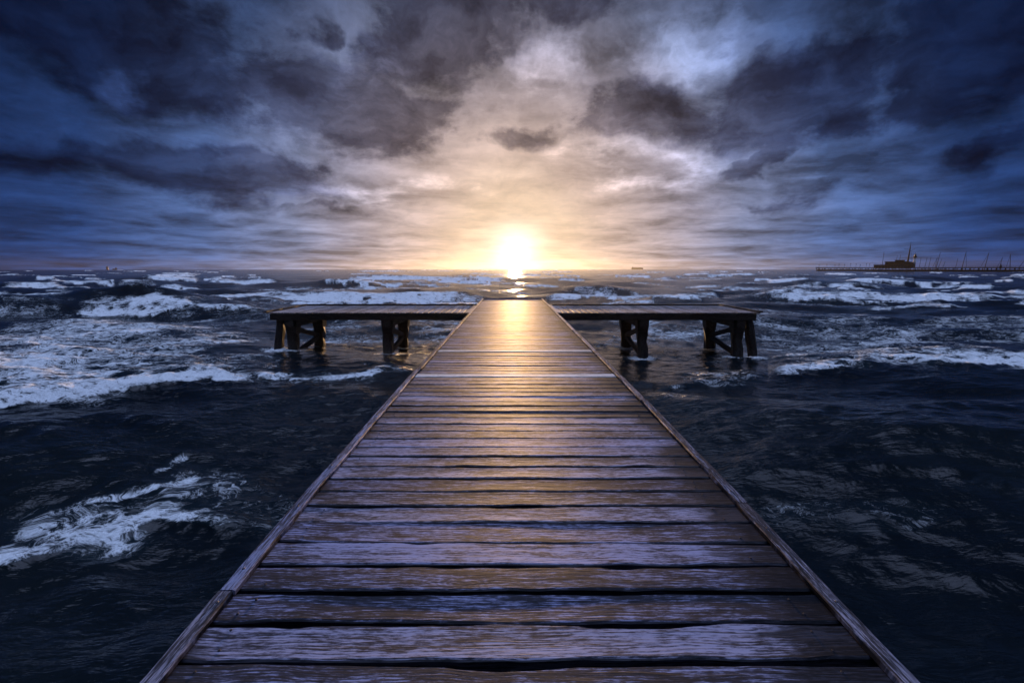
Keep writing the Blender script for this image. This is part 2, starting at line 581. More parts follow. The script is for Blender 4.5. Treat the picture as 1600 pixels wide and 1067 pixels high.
def plank(mb, x0, x1, yc, w, ztop, th, n, seed, skew=0.0, rough=.004, along='x', stain=None, saw=0.0, wear=1.0):
    """one sawn board with uneven arrises; runs along x (or y) from x0 to x1 at yc"""
    r = np.random.default_rng(seed)
    u = np.linspace(x0, x1, n)
    s1, s2 = r.integers(0, 9999, 2)
    e0 = (fbm(u * 3.1, u * 0 + s1, 4, 3) - .5) * rough * 2.2 + (fbm(u * .45, u * 0 + s1, 2, 9) - .5) * rough * 3
    e1 = (fbm(u * 3.1, u * 0 + s2, 4, 5) - .5) * rough * 2.2 + (fbm(u * .45, u * 0 + s2, 2, 8) - .5) * rough * 3
    # chipped places along the arris
    e0 += np.clip(fbm(u * 2.3, u * 0 + s1 + .5, 3, 21) - .60, 0, 1) * .065 * wear
    e1 -= np.clip(fbm(u * 2.3, u * 0 + s2 + .5, 3, 23) - .60, 0, 1) * .065 * wear
    sk = skew * (u - (x0 + x1) / 2)
    a = yc - w / 2 + e0 + sk
    c = yc + w / 2 + e1 + sk
    zt = ztop + r.normal(0, .0009) + (fbm(u * .5, u * 0 + s1, 2, 31) - .5) * .004
    cup = -.0006 + r.normal(0, .0004)
    rings, uvs, att = [], [], []
    ww = c - a
    ch = .006 + .006 * fbm(u * 4, u * 0 + s2, 2, 40)
    prof = [(a, -th), (a, -ch), (a + ch, 0 * u), (a + ww * .35, cup + 0 * u), (a + ww * .65, cup + 0 * u),
            (c - ch, 0 * u), (c, -ch), (c, -th)]
    vv = [-th, 0, ch, ww * .35, ww * .65, ww - ch, ww, ww + th]
    pts = np.zeros((n, 8, 3))
    uv = np.zeros((n, 8, 2))
    for k, ((p, z), v) in enumerate(zip(prof, vv)):
        if along == 'x':
            pts[:, k, 0], pts[:, k, 1] = u, p
        else:
            pts[:, k, 0], pts[:, k, 1] = p, u
        pts[:, k, 2] = zt + z
        uv[:, k, 0] = u
        uv[:, k, 1] = v
    ra, rb = r.random(), r.random()
    b = len(mb.a)
    mb.grid(pts, uv, (ra, rb, saw, 0))
    st = np.zeros((n, 8)) if stain is None else np.stack([stain(u, pr[0]) for pr in prof], 1)
    st[:, (0, 1, 7)] = 1.0  # board sides coloured dark so the gaps between look shaded
    mb.a[-1][:, 3] = st.ravel()


def deck_stain(u, y):
    """soaked boards along both edges, wider on the right, and a few puddle stains"""
    l, rr = edge_l(y), edge_r(y)
    dl = u - l
    dr = rr - u
    s = np.clip(1 - dl / .42, 0, 1) * .60
    s = np.maximum(s, np.clip(1 - dr / .62, 0, 1) * .92)
    return np.clip(s + (fbm(u * .9 + 3, y * 2.1 + 0 * u, 3, 77) - .5) * .75 - .02, 0, 1)


deck = MB()
pale_y = (6.41, 8.27)
ys = np.arange(0.86 - 20 * PITCH_P, 22.75, PITCH_P)
pale_idx = [int(np.argmin(abs(ys - p))) for p in pale_y]
pales = []
for i, y in enumerate(ys):
    xl, xr = edge_l(y) + .015, edge_r(y) - .015
    g = .014 + .010 * RNG.random()
    w = PITCH_P - g + RNG.normal(0, .003)
    near = y < 9
    sk = RNG.normal(0, .0022)
    rough = .006 + .005 * RNG.random()
    tgt = deck
    if i in pale_idx:
        tgt = MB()
        pales.append(tgt)
        plank(tgt, xl, xr, y, w * .95, DECK_Z + .003, .035, 40, 100 + i, 0, .002, wear=.2)
    else:
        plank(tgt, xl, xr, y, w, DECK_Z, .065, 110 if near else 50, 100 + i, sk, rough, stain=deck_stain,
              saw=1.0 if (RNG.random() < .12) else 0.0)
    if y < 12:
        for xn in (xl + .16, xr - .2):
            for k in (-1, 1):
                if RNG.random() < .8:
                    cx, cyy = xn + RNG.normal(0, .012), y + k * w * .27 + RNG.normal(0, .006)
                    deck.lathe((cx, cyy, DECK_Z - .004), [(.006, 0), (.006, .0046), (.004, .0056)], 7)
                    deck.a[-1][:, 3] = 1.0
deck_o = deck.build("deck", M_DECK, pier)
for p, side in zip(pales, ("nearer", "farther")):
    o = p.build("deck_board", M_PALE, pier)
    tag(o, "pale new board among grey deck planks")

# edge boards lying on the plank ends
for sgn, fn, nm in ((1, edge_l, 'l'), (-1, edge_r, 'r')):
    e = MB()
    w, h = .072, .026
    breaks = [-3.9, 1.9, 4.3, 6.6, 9.9, 12.2, 14.6, 18.7, 22.74] if sgn > 0 else [-3.9, 2.7, 5.0, 7.6, 10.3, 13.1, 16.0, 19.4, 22.74]
    for a, b_ in zip(breaks[:-1], breaks[1:]):
        n = int(max(10, (b_ - a) * 14))
        yy = np.linspace(a + .004, b_ - .004, n)
        cx = fn(yy) + sgn * (w / 2) + RNG.normal(0, .006)
        cx = cx + (fbm(yy * .8, yy * 0 + a, 3, 60) - .5) * .012
        r = np.random.default_rng(int((a + 9) * 100))
        c = .007
        sec = [(-w / 2, 0), (-w / 2, h - c), (-w / 2 + c, h), (0, h + .001), (w / 2 - c, h), (w / 2, h - c), (w / 2, 0)]
        jx = [(fbm(yy * 4, yy * 0 + k * 7.7, 3, 61) - .5) * .010 for k in range(7)]
        jz = [(fbm(yy * 4, yy * 0 + k * 5.1, 3, 62) - .5) * .006 for k in range(7)]
        pts = np.zeros((n, 7, 3))
        uv = np.zeros((n, 7, 2))
        for k, (sx, sz) in enumerate(sec):
            pts[:, k, 0] = cx + sx + jx[k]
            pts[:, k, 1] = yy
            pts[:, k, 2] = DECK_Z + .003 + sz + (jz[k] if sz > 0 else 0)
            uv[:, k, 0] = yy
            uv[:, k, 1] = sx + (h if sx > 0 else 0)
        e.grid(pts, uv, (r.random(), r.random(), 0, 0))
        for yb_ in np.arange(a + .12, min(b_, 9), .62):
            k_ = int(np.argmin(abs(yy - yb_)))
            e.lathe((pts[k_, 3, 0] + r.normal(0, .006), yy[k_], pts[k_, 3, 2] - .006), [(.008, 0), (.008, .008), (.005, .010)], 7)
            e.a[-1][:, 3] = 1.0
    e.build("edge_board", M_EDGE, pier)

# boards closing the end and the long beams under the deck
f = MB()
f.bar((-1.46, 22.80, DECK_Z - .06), (1.52, 22.80, DECK_Z - .06), .05, .20, 20, .003)
f.build("end_board", M_EDGE, pier)
for x in (-1.24, 0.06, 1.33):
    j = MB()
    j.bar((x, -4, DECK_Z - .145), (x, 22.7, DECK_Z - .145), .16, .20, 40, .004)
    j.build("deck_beam", M_TAR, pier)
for y in (3.2, 8.2, 13.0, 20.8):
    for x in (-1.0, 1.1):
        p = MB()
        p.bar((x, y, -1.6), (x, y, DECK_Z - .25), .30, .30, 10, .008)
        p.build("pile", M_TAR, pier)

# side platforms
WY0, WY1 = 15.62, 18.7
for sgn in (-1, 1):
    edge = edge_l(17) if sgn < 0 else edge_r(17)
    x_in = abs(edge) + .01
    x_out = 8.47 if sgn < 0 else 8.55
    pl = MB()
    xs = np.arange(x_in + .1, x_out, .20)
    for q, x in enumerate(xs):
        plank(pl, WY0 + RNG.normal(0, .010), WY1 + RNG.normal(0, .01), sgn * x, .182, DECK_Z - .004, .035, 24,
              900 + q + (500 if sgn > 0 else 0), RNG.normal(0, .001), .003, along='y', wear=.3)
    plo = pl.build("platform_deck", M_PLATFORM, pier)
    tr = MB()
    tr.bar((sgn * x_out, WY0 - .05, DECK_Z + .028), (sgn * x_out, WY1 + .05, DECK_Z + .028), .11, .06, 12, .003)
    tr.bar((sgn * (x_in + .1), WY1 - .05, DECK_Z + .028), (sgn * (x_out - .1), WY1 - .05, DECK_Z + .028), .10, .06, 30, .003)
    tr.build("platform_edging", M_TAR, plo)
    for y in (WY0 + .09, (WY0 + WY1) / 2, WY1 - .16):
        bm_ = MB()
        bm_.bar((sgn * (x_in + .02), y, DECK_Z - .155), (sgn * (x_out - .12), y, DECK_Z - .155), .16, .225, 30, .004)
        bm_.build("platform_beam", M_TAR, pier)
    for xf, xb in ((7.72, 7.55), (4.36, 4.25)):
        if sgn > 0:
            xf, xb = xf + .22, xb + .20
        xf, xb = sgn * xf, sgn * xb
        cap = MB()
        cap.bar((xf, WY0 + .02, DECK_Z - .40), (xb, WY1 - .5, DECK_Z - .40), .30, .25, 8, .006)
        cap.build("cap_beam", M_TAR, pier)
        for x, y, w in ((xf, WY0 + .32, .33), (xb, WY1 - .95, .36)):
            p = MB()
            p.bar((x + sgn * .16, y, -1.8), (x, y, DECK_Z - .53), w * 1.0, w, 12, .012, 1.04, chamfer=.2)
            po = p.build("pile", M_TAR, pier)
            c = MB()
            zt = DECK_Z - .275
            rings, uvs = [], []
            for (zz, hw) in ((zt, w * .62), (zt - .22, w * .60), (zt - .50, w * .50)):
                rings.append([(x - hw, y - w * .53, zz), (x + hw, y - w * .53, zz), (x + hw, y + w * .53, zz), (x - hw, y + w * .53, zz)])
                uvs.append([(0, zz), (.3, zz), (.6, zz), (.9, zz)])
            c.grid(rings[::-1], uvs[::-1], (.4, .6, 0, 0))
            c.build("corbel", M_TAR, po)
        yf, yb = WY0 + .35, WY1 - 1.0
        for z0 in (.92, .02):
            br = MB()
            br.bar((xf, yf, z0), (xb, yb, .40), .13, .16, 6, .005)
            br.build("brace", M_TAR, pier)
    rk = MB()
    rk.bar((sgn * (8.48 if sgn < 0 else 8.72), WY0 + .22, -1.0), (sgn * (8.06 if sgn < 0 else 8.24), WY0 + .22, DECK_Z - .24), .27, .30, 10, .012, .95, chamfer=.2)
    rk.build("raking_pile", M_TAR, pier)


# ------------------------------------------------------------------ the sea
def seg_dist(px, py, pts):
    """signed vertical offset from a polyline given left to right, and the position along it"""
    xs = np.array([p[0] for p in pts], float)
    ys_ = np.array([p[1] for p in pts], float)
    yl = np.interp(px, xs, ys_)
    fade = np.clip((px - xs[0]) / max(1, (xs[-1] - xs[0]) * .16), 0, 1) * np.clip((xs[-1] - px) / max(1, (xs[-1] - xs[0]) * .16), 0, 1)
    return py - yl, fade


nth, nr = 1500, 1150
th_f = np.linspace(R(-62), R(62), nth)
th_b = np.linspace(R(62), R(298), 150)[1:-1]
th = np.concatenate([th_f, th_b])
t = np.linspace(0, 1, nr)
inv = (1 / 1.2) * (1 - t) ** 1.35 + (1 / 1400.0)
rad = 1 / inv
rad[0] = 0.9
NT = len(th)
Rg, Tg = np.meshgrid(rad, th, indexing='ij')
X = (Rg * np.sin(Tg)).ravel()
Y = (Rg * np.cos(Tg)).ravel()
rr = Rg.ravel()
dr = np.gradient(rad)
cell = np.maximum(np.repeat(dr, NT) * .6, rr * (th_f[1] - th_f[0]))

H = np.zeros_like(X)
rw = np.random.default_rng(5)
for i in range(46):
    lam = 1.1 * (30 / 1.1) ** (i / 45)
    a = rw.normal(0, .42)
    kx, ky = math.sin(a) * 2 * math.pi / lam, -math.cos(a) * 2 * math.pi / lam
    amp = .0075 * lam ** .92 * rw.uniform(.6, 1.3)
    wgt = np.clip(lam / (cell * 3) - .5, 0, 1)
    s = np.sin(X * kx + Y * ky + rw.uniform(0, 6.28) + 1.4 * (fbm(X / lam / 3, Y / lam / 3, 2, 200 + i) - .5))
    H += amp * wgt * (s + .35 * s * s - .17)
nearw = np.flatnonzero(rr < 40)
xn_, yn_, cn_ = X[nearw], Y[nearw], cell[nearw]
for i in range(30):         # short chop, near the pier only
    lam = .32 * (1.5 / .32) ** (i / 29)
    a = rw.normal(.1, .75)
    kx, ky = math.sin(a) * 2 * math.pi / lam, -math.cos(a) * 2 * math.pi / lam
    s = np.sin(xn_ * kx + yn_ * ky + rw.uniform(0, 6.28) + 2.2 * (fbm(xn_ / lam / 2.5, yn_ / lam / 2.5, 2, 700 + i) - .5))
    patch_ = np.clip(fbm(xn_ * .35 + i, yn_ * .35, 2, 800 + i) * 2 - .55, 0, 1)
    H[nearw] += .011 * lam * np.clip(lam / (cn_ * 3) - .5, 0, 1) * patch_ * (s + .4 * s * s - .2)
H *= np.clip(rr / 50, .70, 1.0)
near_p = np.exp(-((Y - 15.5) / 4.5) ** 4) * np.exp(-(X / 11.5) ** 6)
H = H * (1 - .6 * near_p) - .05 * near_p
H *= 1 - .5 * np.clip(1 - (np.abs(X) - 1.6) / 2.0, 0, 1) * (np.clip(20 - Y, 0, 1))

# where each water point lies in the view of the photograph: used only to read off where the breakers and foam lie
zd = Y * math.cos(PITCH) + CAM_H * math.sin(PITCH)
okf = (Y > .3) & (zd > .2)
zd = np.where(okf, zd, 1)
PX = np.where(okf, 800 + FPX * X / zd, -9999)
PY = np.where(okf, 533.5 + FPX * (-Y * math.sin(PITCH) + CAM_H * math.cos(PITCH)) / zd, -9999)

F = np.zeros_like(X)
wob = (fbm(X * .5, Y * .5, 4, 300) - .5)
wobf = (fbm(X * 2.1, Y * 2.1, 3, 320) - .5)
lowf = fbm(X * .22 + 40, Y * .22, 3, 340)

patch2 = fbm(X * 1.3 + 90, Y * 2.4, 3, 360)
# breakers: polyline in the photo, thickness, strength, crest height (m)
BREAK = [
    ([(0, 452), (60, 449), (105, 451)], 9, 1.0, .50), ([(130, 437), (170, 437)], 3, .7, .3),
    ([(222, 432), (310, 432)], 4, 1.0, .4), ([(228, 438), (315, 438)], 6, 1.0, .5), ([(250, 428), (300, 428)], 3, .9, .4),
    ([(315, 437), (350, 436)], 4, .8, .3), ([(325, 443), (440, 443)], 6, 1.0, .5),
    ([(-60, 470), (120, 468), (260, 469), (420, 468), (560, 466), (760, 465)], 7, 1.0, .28),
    ([(530, 437), (600, 436), (680, 438), (800, 439)], 9, 1.0, .5), ([(560, 424), (640, 424)], 3, .8, .3),
    ([(700, 430), (900, 431)], 4, .8, .3),
    ([(845, 465), (930, 463), (1010, 466), (1130, 470)], 9, 1.0, .32),
    ([(970, 433), (1020, 433)], 5, 1.0, .4), ([(1030, 440), (1055, 440)], 4, .8, .3),
    ([(1065, 430), (1110, 429)], 4, 1, .4), ([(1100, 432), (1185, 429)], 5, .9, .4),
    ([(1195, 441), (1268, 438)], 9, 1.05, .5), ([(1130, 453), (1235, 453)], 5, .7, .3),
    ([(1225, 456), (1345, 453)], 8, 1.0, .4), ([(1285, 428), (1342, 429)], 4, 1, .4),
    ([(1180, 468), (1280, 467), (1400, 467), (1480, 466), (1565, 465)], 10, 1.0, .42),
    ([(1300, 446), (1400, 443), (1530, 443)], 6, 1.0, .4), ([(1495, 451), (1555, 449)], 9, 1.0, .4),
    ([(1570, 462), (1680, 461)], 10, .9, .4), ([(1575, 431), (1620, 430)], 6, .9, .4), ([(1450, 426), (1475, 426)], 3, .8, .3),
    ([(1530, 430), (1560, 430)], 3, .7, .3), ([(-80, 455), (-10, 452)], 9, 1, .5), ([(1620, 447), (1760, 446)], 9, 1, .5),
    # mid-distance crests
    ([(-160, 650), (-40, 638), (60, 630), (150, 618), (230, 603), (330, 596), (430, 592)], 18, .95, .30),
    ([(380, 590), (470, 594), (560, 590), (640, 578)], 9, .85, .10),
    ([(1020, 603), (1130, 592), (1200, 580)], 9, .55, .12), ([(1200, 578), (1300, 574), (1370, 568)], 14, .95, .20),
    ([(1340, 566), (1450, 562), (1560, 566), (1720, 580)], 18, 1.0, .22),
    # near breaker on the left
    ([(-220, 860), (-60, 835), (40, 815), (120, 790), (200, 768), (260, 760), (330, 770), (420, 772)], 27, .70, .15),
    ([(60, 770), (150, 752), (230, 742), (300, 722), (370, 722)], 14, .72, .03),
    ([(230, 722), (270, 705), (300, 692)], 10, .62, .02),
]
rb = np.random.default_rng(21)
for _ in range(260):        # small whitecaps scattered over the middle and far water
    y0 = 422 + 62 * rb.random() ** 1.5
    x0 = rb.uniform(-200, 1800)
    k_ = (y0 - 419) / 60
    ln = (10 + 75 * k_) * rb.uniform(.6, 2.2)
    BREAK.append(([(x0, y0), (x0 + ln * .5, y0 - 1.5 * k_), (x0 + ln, y0 + .8 * k_)], 1.3 + 2.6 * k_ * rb.uniform(.5, 1.2), rb.uniform(.6, 1.0), .12 + .22 * rb.random()))
for pts, th_, st, hh in BREAK:
    span = max(p[0] for p in pts) - min(p[0] for p in pts)
    m_ = (PX > pts[0][0]) & (PX < pts[-1][0]) & (np.abs(PY - np.mean([p[1] for p in pts])) < 40 + th_ * 4 + (max(p[1] for p in pts) - min(p[1] for p in pts)))
    if not m_.any():
        continue
    px, py = PX[m_], PY[m_]
    d, fade = seg_dist(px, py, pts)
    d = d + wob[m_] * th_ * .9 + wobf[m_] * th_ * .7 * np.clip(22 / rr[m_], .15, 1)
    f_ = np.clip((d + th_ * .9) / (th_ * .9), 0, 1) * np.clip((th_ * .55 - d) / (th_ * .22), 0, 1)
    # trailing foam behind the crest
    tr = np.exp(-np.clip(-d, 0, None) / (th_ * .9)) * (d < 0) * np.where(rr[m_] > 30, .28, .46)
    f_ = np.maximum(f_, tr) * st * fade ** .5
    f_ = f_ * (.40 + .62 * lowf[m_] + .62 * patch2[m_])
    F[m_] = np.maximum(F[m_], f_)
    prof = np.where(d < 0, np.exp(-(d / (th_ * 1.3)) ** 2), np.exp(-(d / (th_ * .5)) ** 2))
    H[m_] += hh * .62 * prof * fade ** .7

# loose lacy foam fields: centre, radii, strength
FIELD = [
    (160, 540, 330, 75, .66), (60, 600, 190, 45, .72), (340, 575, 160, 28, .6), (560, 522, 160, 40, .55), (690, 520, 90, 50, .55),
    (260, 490, 320, 24, .50), (60, 500, 160, 40, .5), (1010, 520, 130, 45, .55), (1330, 535, 240, 55, .58), (1520, 520, 200, 45, .56),
    (1240, 500, 240, 26, .52), (1440, 550, 200, 36, .55), (1120, 585, 130, 24, .45), (520, 600, 130, 22, .45),
    (330, 740, 150, 55, .50), (420, 760, 90, 45, .46), (120, 790, 170, 55, .55), (500, 640, 60, 22, .34), (1390, 785, 120, 26, .33),
    (1250, 775, 110, 18, .34), (1090, 640, 160, 30, .34), (1100, 530, 120, 60, .42), (620, 570, 120, 30, .42), (1300, 470, 400, 14, .4),
    (640, 452, 200, 10, .36), (980, 452, 160, 9, .36), (200, 450, 260, 9, .30), (1000, 480, 160, 12, .42), (500, 480, 300, 10, .42),
]
G = np.zeros_like(X)
patchy = fbm(X * .55 + 7, Y * .8, 4, 380)
for (cx, cyy, ax, ay, s) in FIELD:
    m_ = (np.abs(PX - cx) < ax * 1.3) & (np.abs(PY - cyy) < ay * 1.3)
    q = 1 - np.sqrt(((PX[m_] - cx) / ax) ** 2 + ((PY[m_] - cyy) / ay) ** 2)
    q = np.clip(q * 2.2 + wob[m_] * 1.2, 0, 1)
    G[m_] = np.maximum(G[m_], q * (s + .5 * (patchy[m_] - .5)))
# water broken by the piles
for (qx, qy) in ((-7.7, 15.95), (-7.5, 17.7), (-4.36, 15.95), (-4.25, 17.7), (7.94, 15.95), (7.75, 17.7), (4.58, 15.95), (4.45, 17.7), (-8.25, 15.8), (8.5, 15.8)):
    dq = np.hypot(X - qx, Y - qy)
    G = np.maximum(G, np.clip(1.25 - dq / .85, 0, 1) * .92 * (.6 + .8 * patch2))
# beyond the frame and behind the camera the same sea goes on
inside = np.where(okf, np.clip((PX + 420) / 360, 0, 1) * np.clip((2020 - PX) / 360, 0, 1), 0)
G = np.maximum(G, (1 - inside) * np.clip((fbm(X * .07, Y * .16, 3, 400) - .40) * 3.2, 0, .66))
far_caps = np.clip((fbm(X * .035, Y * .09, 4, 420) - .64) * 9, 0, .95) * (rr > 60) * (np.abs(X) > Y * 1.3)
F = np.maximum(F, far_caps * .8)
F = np.maximum(F, G)

F = np.clip(F, 0, 1.0)
F = F * (.84 + .30 * (fbm(X * 1.1, Y * 2.6, 3, 500) - .5))
H += F * (fbm(X * 2.2, Y * 3.4, 3, 520) - .42) * .16 * np.clip(rr / 10, .5, 1.3) * np.clip(32 / rr, 0, 1)
verts = np.stack([X, Y, H], 1).astype(np.float32)
nv = len(verts)
ii = np.arange(nr - 1)[:, None] * NT
jj = np.arange(NT)[None, :]
j2 = (jj + 1) % NT
quads = np.stack([ii + jj, ii + j2, ii + NT + j2, ii + NT + jj], -1).reshape(-1, 4)[:, ::-1]
me = bpy.data.meshes.new("sea")
me.vertices.add(nv + 1)
allv = np.concatenate([verts, [[0, 0, 0]]]).astype(np.float32)
me.vertices.foreach_set('co', allv.ravel())
fan = np.stack([np.full(NT, nv), (np.arange(NT) + 1) % NT, np.arange(NT)], 1)
nq = len(quads)
me.loops.add(nq * 4 + NT * 3)
me.loops.foreach_set('vertex_index', np.concatenate([quads.ravel(), fan.ravel()]).astype(np.int32))
me.polygons.add(nq + NT)
starts = np.concatenate([np.arange(nq) * 4, nq * 4 + np.arange(NT) * 3]).astype(np.int32)
me.polygons.foreach_set('loop_start', starts)
me.polygons.foreach_set('use_smooth', np.ones(nq + NT, bool))
fa = me.attributes.new("foam", 'FLOAT', 'POINT')
fa.data.foreach_set('value', np.concatenate([F, [0]]).astype(np.float32))
me.update(calc_edges=True)
me.validate()
sea = bpy.data.objects.new("sea", me)
COL.objects.link(sea)
tag(sea, kind="structure")

ms, S, sb = material("sea_water")
geo = S.new('ShaderNodeNewGeometry')
pos = geo.outputs['Position']
psx, psy, psz = S.sep(pos)
fo = S.new('ShaderNodeAttribute', attribute_name="foam").outputs['Fac']
flat = S.xyz(psx, psy, 0.0)
wq = S.vm('MULTIPLY', S.vm('SUBTRACT', S.noise(flat, .9, 3, .5, color=True), (.5, .5, .5)), (1.3, 1.3, 0))
wp = S.vm('ADD', flat, wq)
n1 = S.noise(S.vm('MULTIPLY', wp, (.75, 1.15, 1)), 1.5, 4, .6)
n2 = S.noise(S.vm('MULTIPLY', wp, (.8, 1.2, 1)), 5.5, 4, .6)
l1 = S.m('SUBTRACT', 1.0, S.m('MULTIPLY', S.m('ABSOLUTE', S.m('SUBTRACT', n1, .5)), 5.0), clamp=True)
l2 = S.m('SUBTRACT', 1.0, S.m('MULTIPLY', S.m('ABSOLUTE', S.m('SUBTRACT', n2, .5)), 5.0), clamp=True)
n3 = S.noise(S.vm('MULTIPLY', wp, (.7, 1.3, 1)), 17.0, 3, .6)
l3 = S.m('SUBTRACT', 1.0, S.m('MULTIPLY', S.m('ABSOLUTE', S.m('SUBTRACT', n3, .5)), 5.0), clamp=True)
lace = S.m('ADD', S.m('MULTIPLY', l1, .40), S.m('ADD', S.m('MULTIPLY', l2, .36), S.m('MULTIPLY', l3, .24)))
fm = S.ss(S.m('ADD', lace, S.m('MULTIPLY', S.m('SUBTRACT', fo, .5), 1.28)), .66, 1.06)
fm = S.m('MULTIPLY', fm, S.ss(fo, .05, .3))
fine_n = S.noise(flat, 26.0, 4, .65)
fbright = S.m('MULTIPLY', S.lin(fine_n, .3, .7, .70, 1.05), S.lin(S.m('ADD', lace, S.m('MULTIPLY', fo, .35)), .35, 1.0, .30, 1.0))
foamc = S.mix(1.0, (.85, .92, .95), S.xyz(fbright, fbright, fbright), 'MULTIPLY')
water = S.mix(S.ss(S.noise(flat, .12, 3, .5), .35, .65), (.003, .0055, .008), (.007, .011, .013))
water = S.mix(S.m('MULTIPLY', S.ss(fo, .15, .9), .35), water, (.03, .06, .075))
# thin films of spent foam drawn out in streaks
rot = S.new('ShaderNodeMapping')
S.put(rot.inputs['Vector'], wp)
rot.inputs['Rotation'].default_value = (0, 0, R(24))
rot.inputs['Scale'].default_value = (.35, 3.2, 1)
fl = S.noise(rot.outputs[0], 1.6, 5, .62)
fl = S.m('MULTIPLY', S.ss(fl, .50, .74), S.ss(S.noise(flat, .28, 3, .5), .40, .62))
water = S.mix(S.m('MULTIPLY', fl, .14), water, (.05, .075, .11))
S.put(sb.inputs['Base Color'], S.mix(fm, water, foamc))
S.put(sb.inputs['Roughness'], S.lin(fm, 0, 1, .16, .75))
sb.inputs['IOR'].default_value = 1.333
S.put(sb.inputs['Specular IOR Level'], S.lin(fm, 0, 1, .36, .2))
# ripples, long across the wind
rp1 = S.noise(S.vm('MULTIPLY', flat, (.55, 1.3, 1)), 2.0, 4, .55, .35)
rp2 = S.noise(S.vm('MULTIPLY', flat, (.6, 1.5, 1)), 9.0, 3, .55, .4)
hh_ = S.m('ADD', S.m('MULTIPLY', rp1, .125), S.m('MULTIPLY', rp2, .016))
hh_ = S.m('ADD', hh_, S.m('MULTIPLY', fm, S.m('MULTIPLY', fine_n, .06)))
bp = S.new('ShaderNodeBump')
bp.inputs['Strength'].default_value = .75
bp.inputs['Distance'].default_value = 1.0
S.put(bp.inputs['Height'], hh_)
S.l.new(bp.outputs[0], sb.inputs['Normal'])
me.materials.append(ms)


# ------------------------------------------------------------------ far shore works
def far(px, py, dist):
    """a point `dist` metres ahead (along +Y) on the line of sight through a spot of the photograph"""
    xr, yd = (px - 800) / FPX, (py - 533.5) / FPX
    y = math.cos(PITCH) - yd * math.sin(PITCH)
    z = -math.sin(PITCH) - yd * math.cos(PITCH)
    s = dist / y
    return np.array((xr * s, dist, CAM_H + z * s))


# long pier on the right
PA, PB = far(1276, 421, 560.0), far(1700, 421, 400.0)
fp = empty("harbour_pier", (PA[0], PA[1], 0))
tag(fp, "long dark pier on many piles reaching in from the right horizon", "pier")
d_ = (PB - PA)[:2]
LP = np.linalg.norm(d_)
fp.rotation_euler = (0, 0, math.atan2(d_[1], d_[0]))
TOP = 3.9
mb = MB()
mb.box(0, LP, -4, 4, TOP - .7, TOP)
mb.box(0, LP, -4.15, -3.95, TOP - .1, TOP + .12)
mb.box(1, LP, -1.2, 1.2, -2.0, TOP - 2.1)
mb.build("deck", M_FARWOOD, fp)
mb = MB()
for k in range(int(LP / 3.0)):
    mb.bar((k * 3.0 + 1, -3.4, -2), (k * 3.0 + 1, -3.4, TOP - .7), .55, .55, 2)
    if k % 2 == 0:
        mb.bar((k * 3.0 + 1, 3.2, -2), (k * 3.0 + 1, 3.2, TOP - .7), .55, .55, 2)
    mb.bar((k * 3.0 + 1, -3.4, 1.2), (k * 3.0 + 4, -3.4, 1.2), .35, .5, 2)
pp = mb.build("piles", M_FARWOOD, fp)
pp["kind"] = "stuff"
mb = MB()
for k in range(int(LP / 2.4)):
    mb.bar((k * 2.4 + .2, -3.8, TOP), (k * 2.4 + .2, -3.8, TOP + 1.05), .10, .10, 2)
mb.bar((0, -3.8, TOP + 1.05), (LP, -3.8, TOP + 1.05), .10, .10, 2)
mb.bar((0, -3.8, TOP + .55), (LP, -3.8, TOP + .55), .06, .06, 2)
mb.build("railing", M_FARWOOD, fp)


def on_pier(px, side=0.0):
    """point of the far pier's centre line seen at a column of the photograph"""
    # intersect ray x = k*y with the line PA-PB
    k_ = (px - 800) / FPX / math.cos(PITCH) * 1.0
    # exact enough: direction at the horizon
    a_, e_ = sky_dir(px, 420)
    k_ = math.tan(a_)
    tt = (k_ * PA[1] - PA[0]) / ((PB[0] - PA[0]) - k_ * (PB[1] - PA[1]))
    p = PA + (PB - PA) * tt
    nrm = np.array((-d_[1], d_[0])) / LP
    return np.array((p[0] + nrm[0] * side, p[1] + nrm[1] * side, 0.0))


def z_at(px, py, y):
    return far(px, py, y)[2]


ROT = math.atan2(d_[1], d_[0])
# two-storey restaurant at the pier head
bx0, bx1 = on_pier(1367, -1), on_pier(1424, -1)
cen = (bx0 + bx1) / 2
Lb = float(np.linalg.norm(bx1 - bx0))
dist_b = cen[1]
scl = FPX / dist_b        # photo px per metre there (near the horizon)
bl = empty("pier_pavilion", (cen[0], cen[1], TOP), ROT)
tag(bl, "long low pavilion with stepped decks and a dark flat roof on the far pier", "building")


def bx(px):
    return (px - 1395.5) / 57.0 * Lb


def bz(py):
    return z_at(1395, py, dist_b) - TOP


mb = MB()
mb.box(bx(1367), bx(1425), -5, 5, 0.03, bz(414.5))
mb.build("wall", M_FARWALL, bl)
mb = MB()
mb.box(bx(1366.5), bx(1426), -5.6, 5.6, bz(414.45), bz(413.6))
mb.box(bx(1383), bx(1419), -4.6, 4.6, bz(409.4), bz(408.7))
mb.box(bx(1398), bx(1414), -3.6, 3.6, bz(407.0), bz(406.4))
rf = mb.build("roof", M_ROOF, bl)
mb = MB()
mb.box(bx(1384), bx(1424), -4.2, 4.2, bz(413.55), bz(409.45), .2)
mb.box(bx(1424.1), bx(1426), -3.2, 3.2, bz(413.55), bz(411.0))
mb.build("upper_storey", M_ROOF, bl)
mb = MB()
mb.box(bx(1399), bx(1412), -3.0, 3.0, bz(408.65), bz(407.05), .1)
mb.build("rooftop_cabin", M_ROOF, bl)
for pxw in range(1370, 1423, 5):
    w_ = MB()
    w_.box(bx(pxw), bx(pxw + 3.6), -5.08, -4.96, bz(420.2), bz(416))
    w_.build("window", M_GLASS, bl)
mb = MB()
for pxw in range(1367, 1384, 2):
    mb.bar((bx(pxw), -5.4, bz(413.6)), (bx(pxw), -5.4, bz(411.9)), .10, .10, 2)
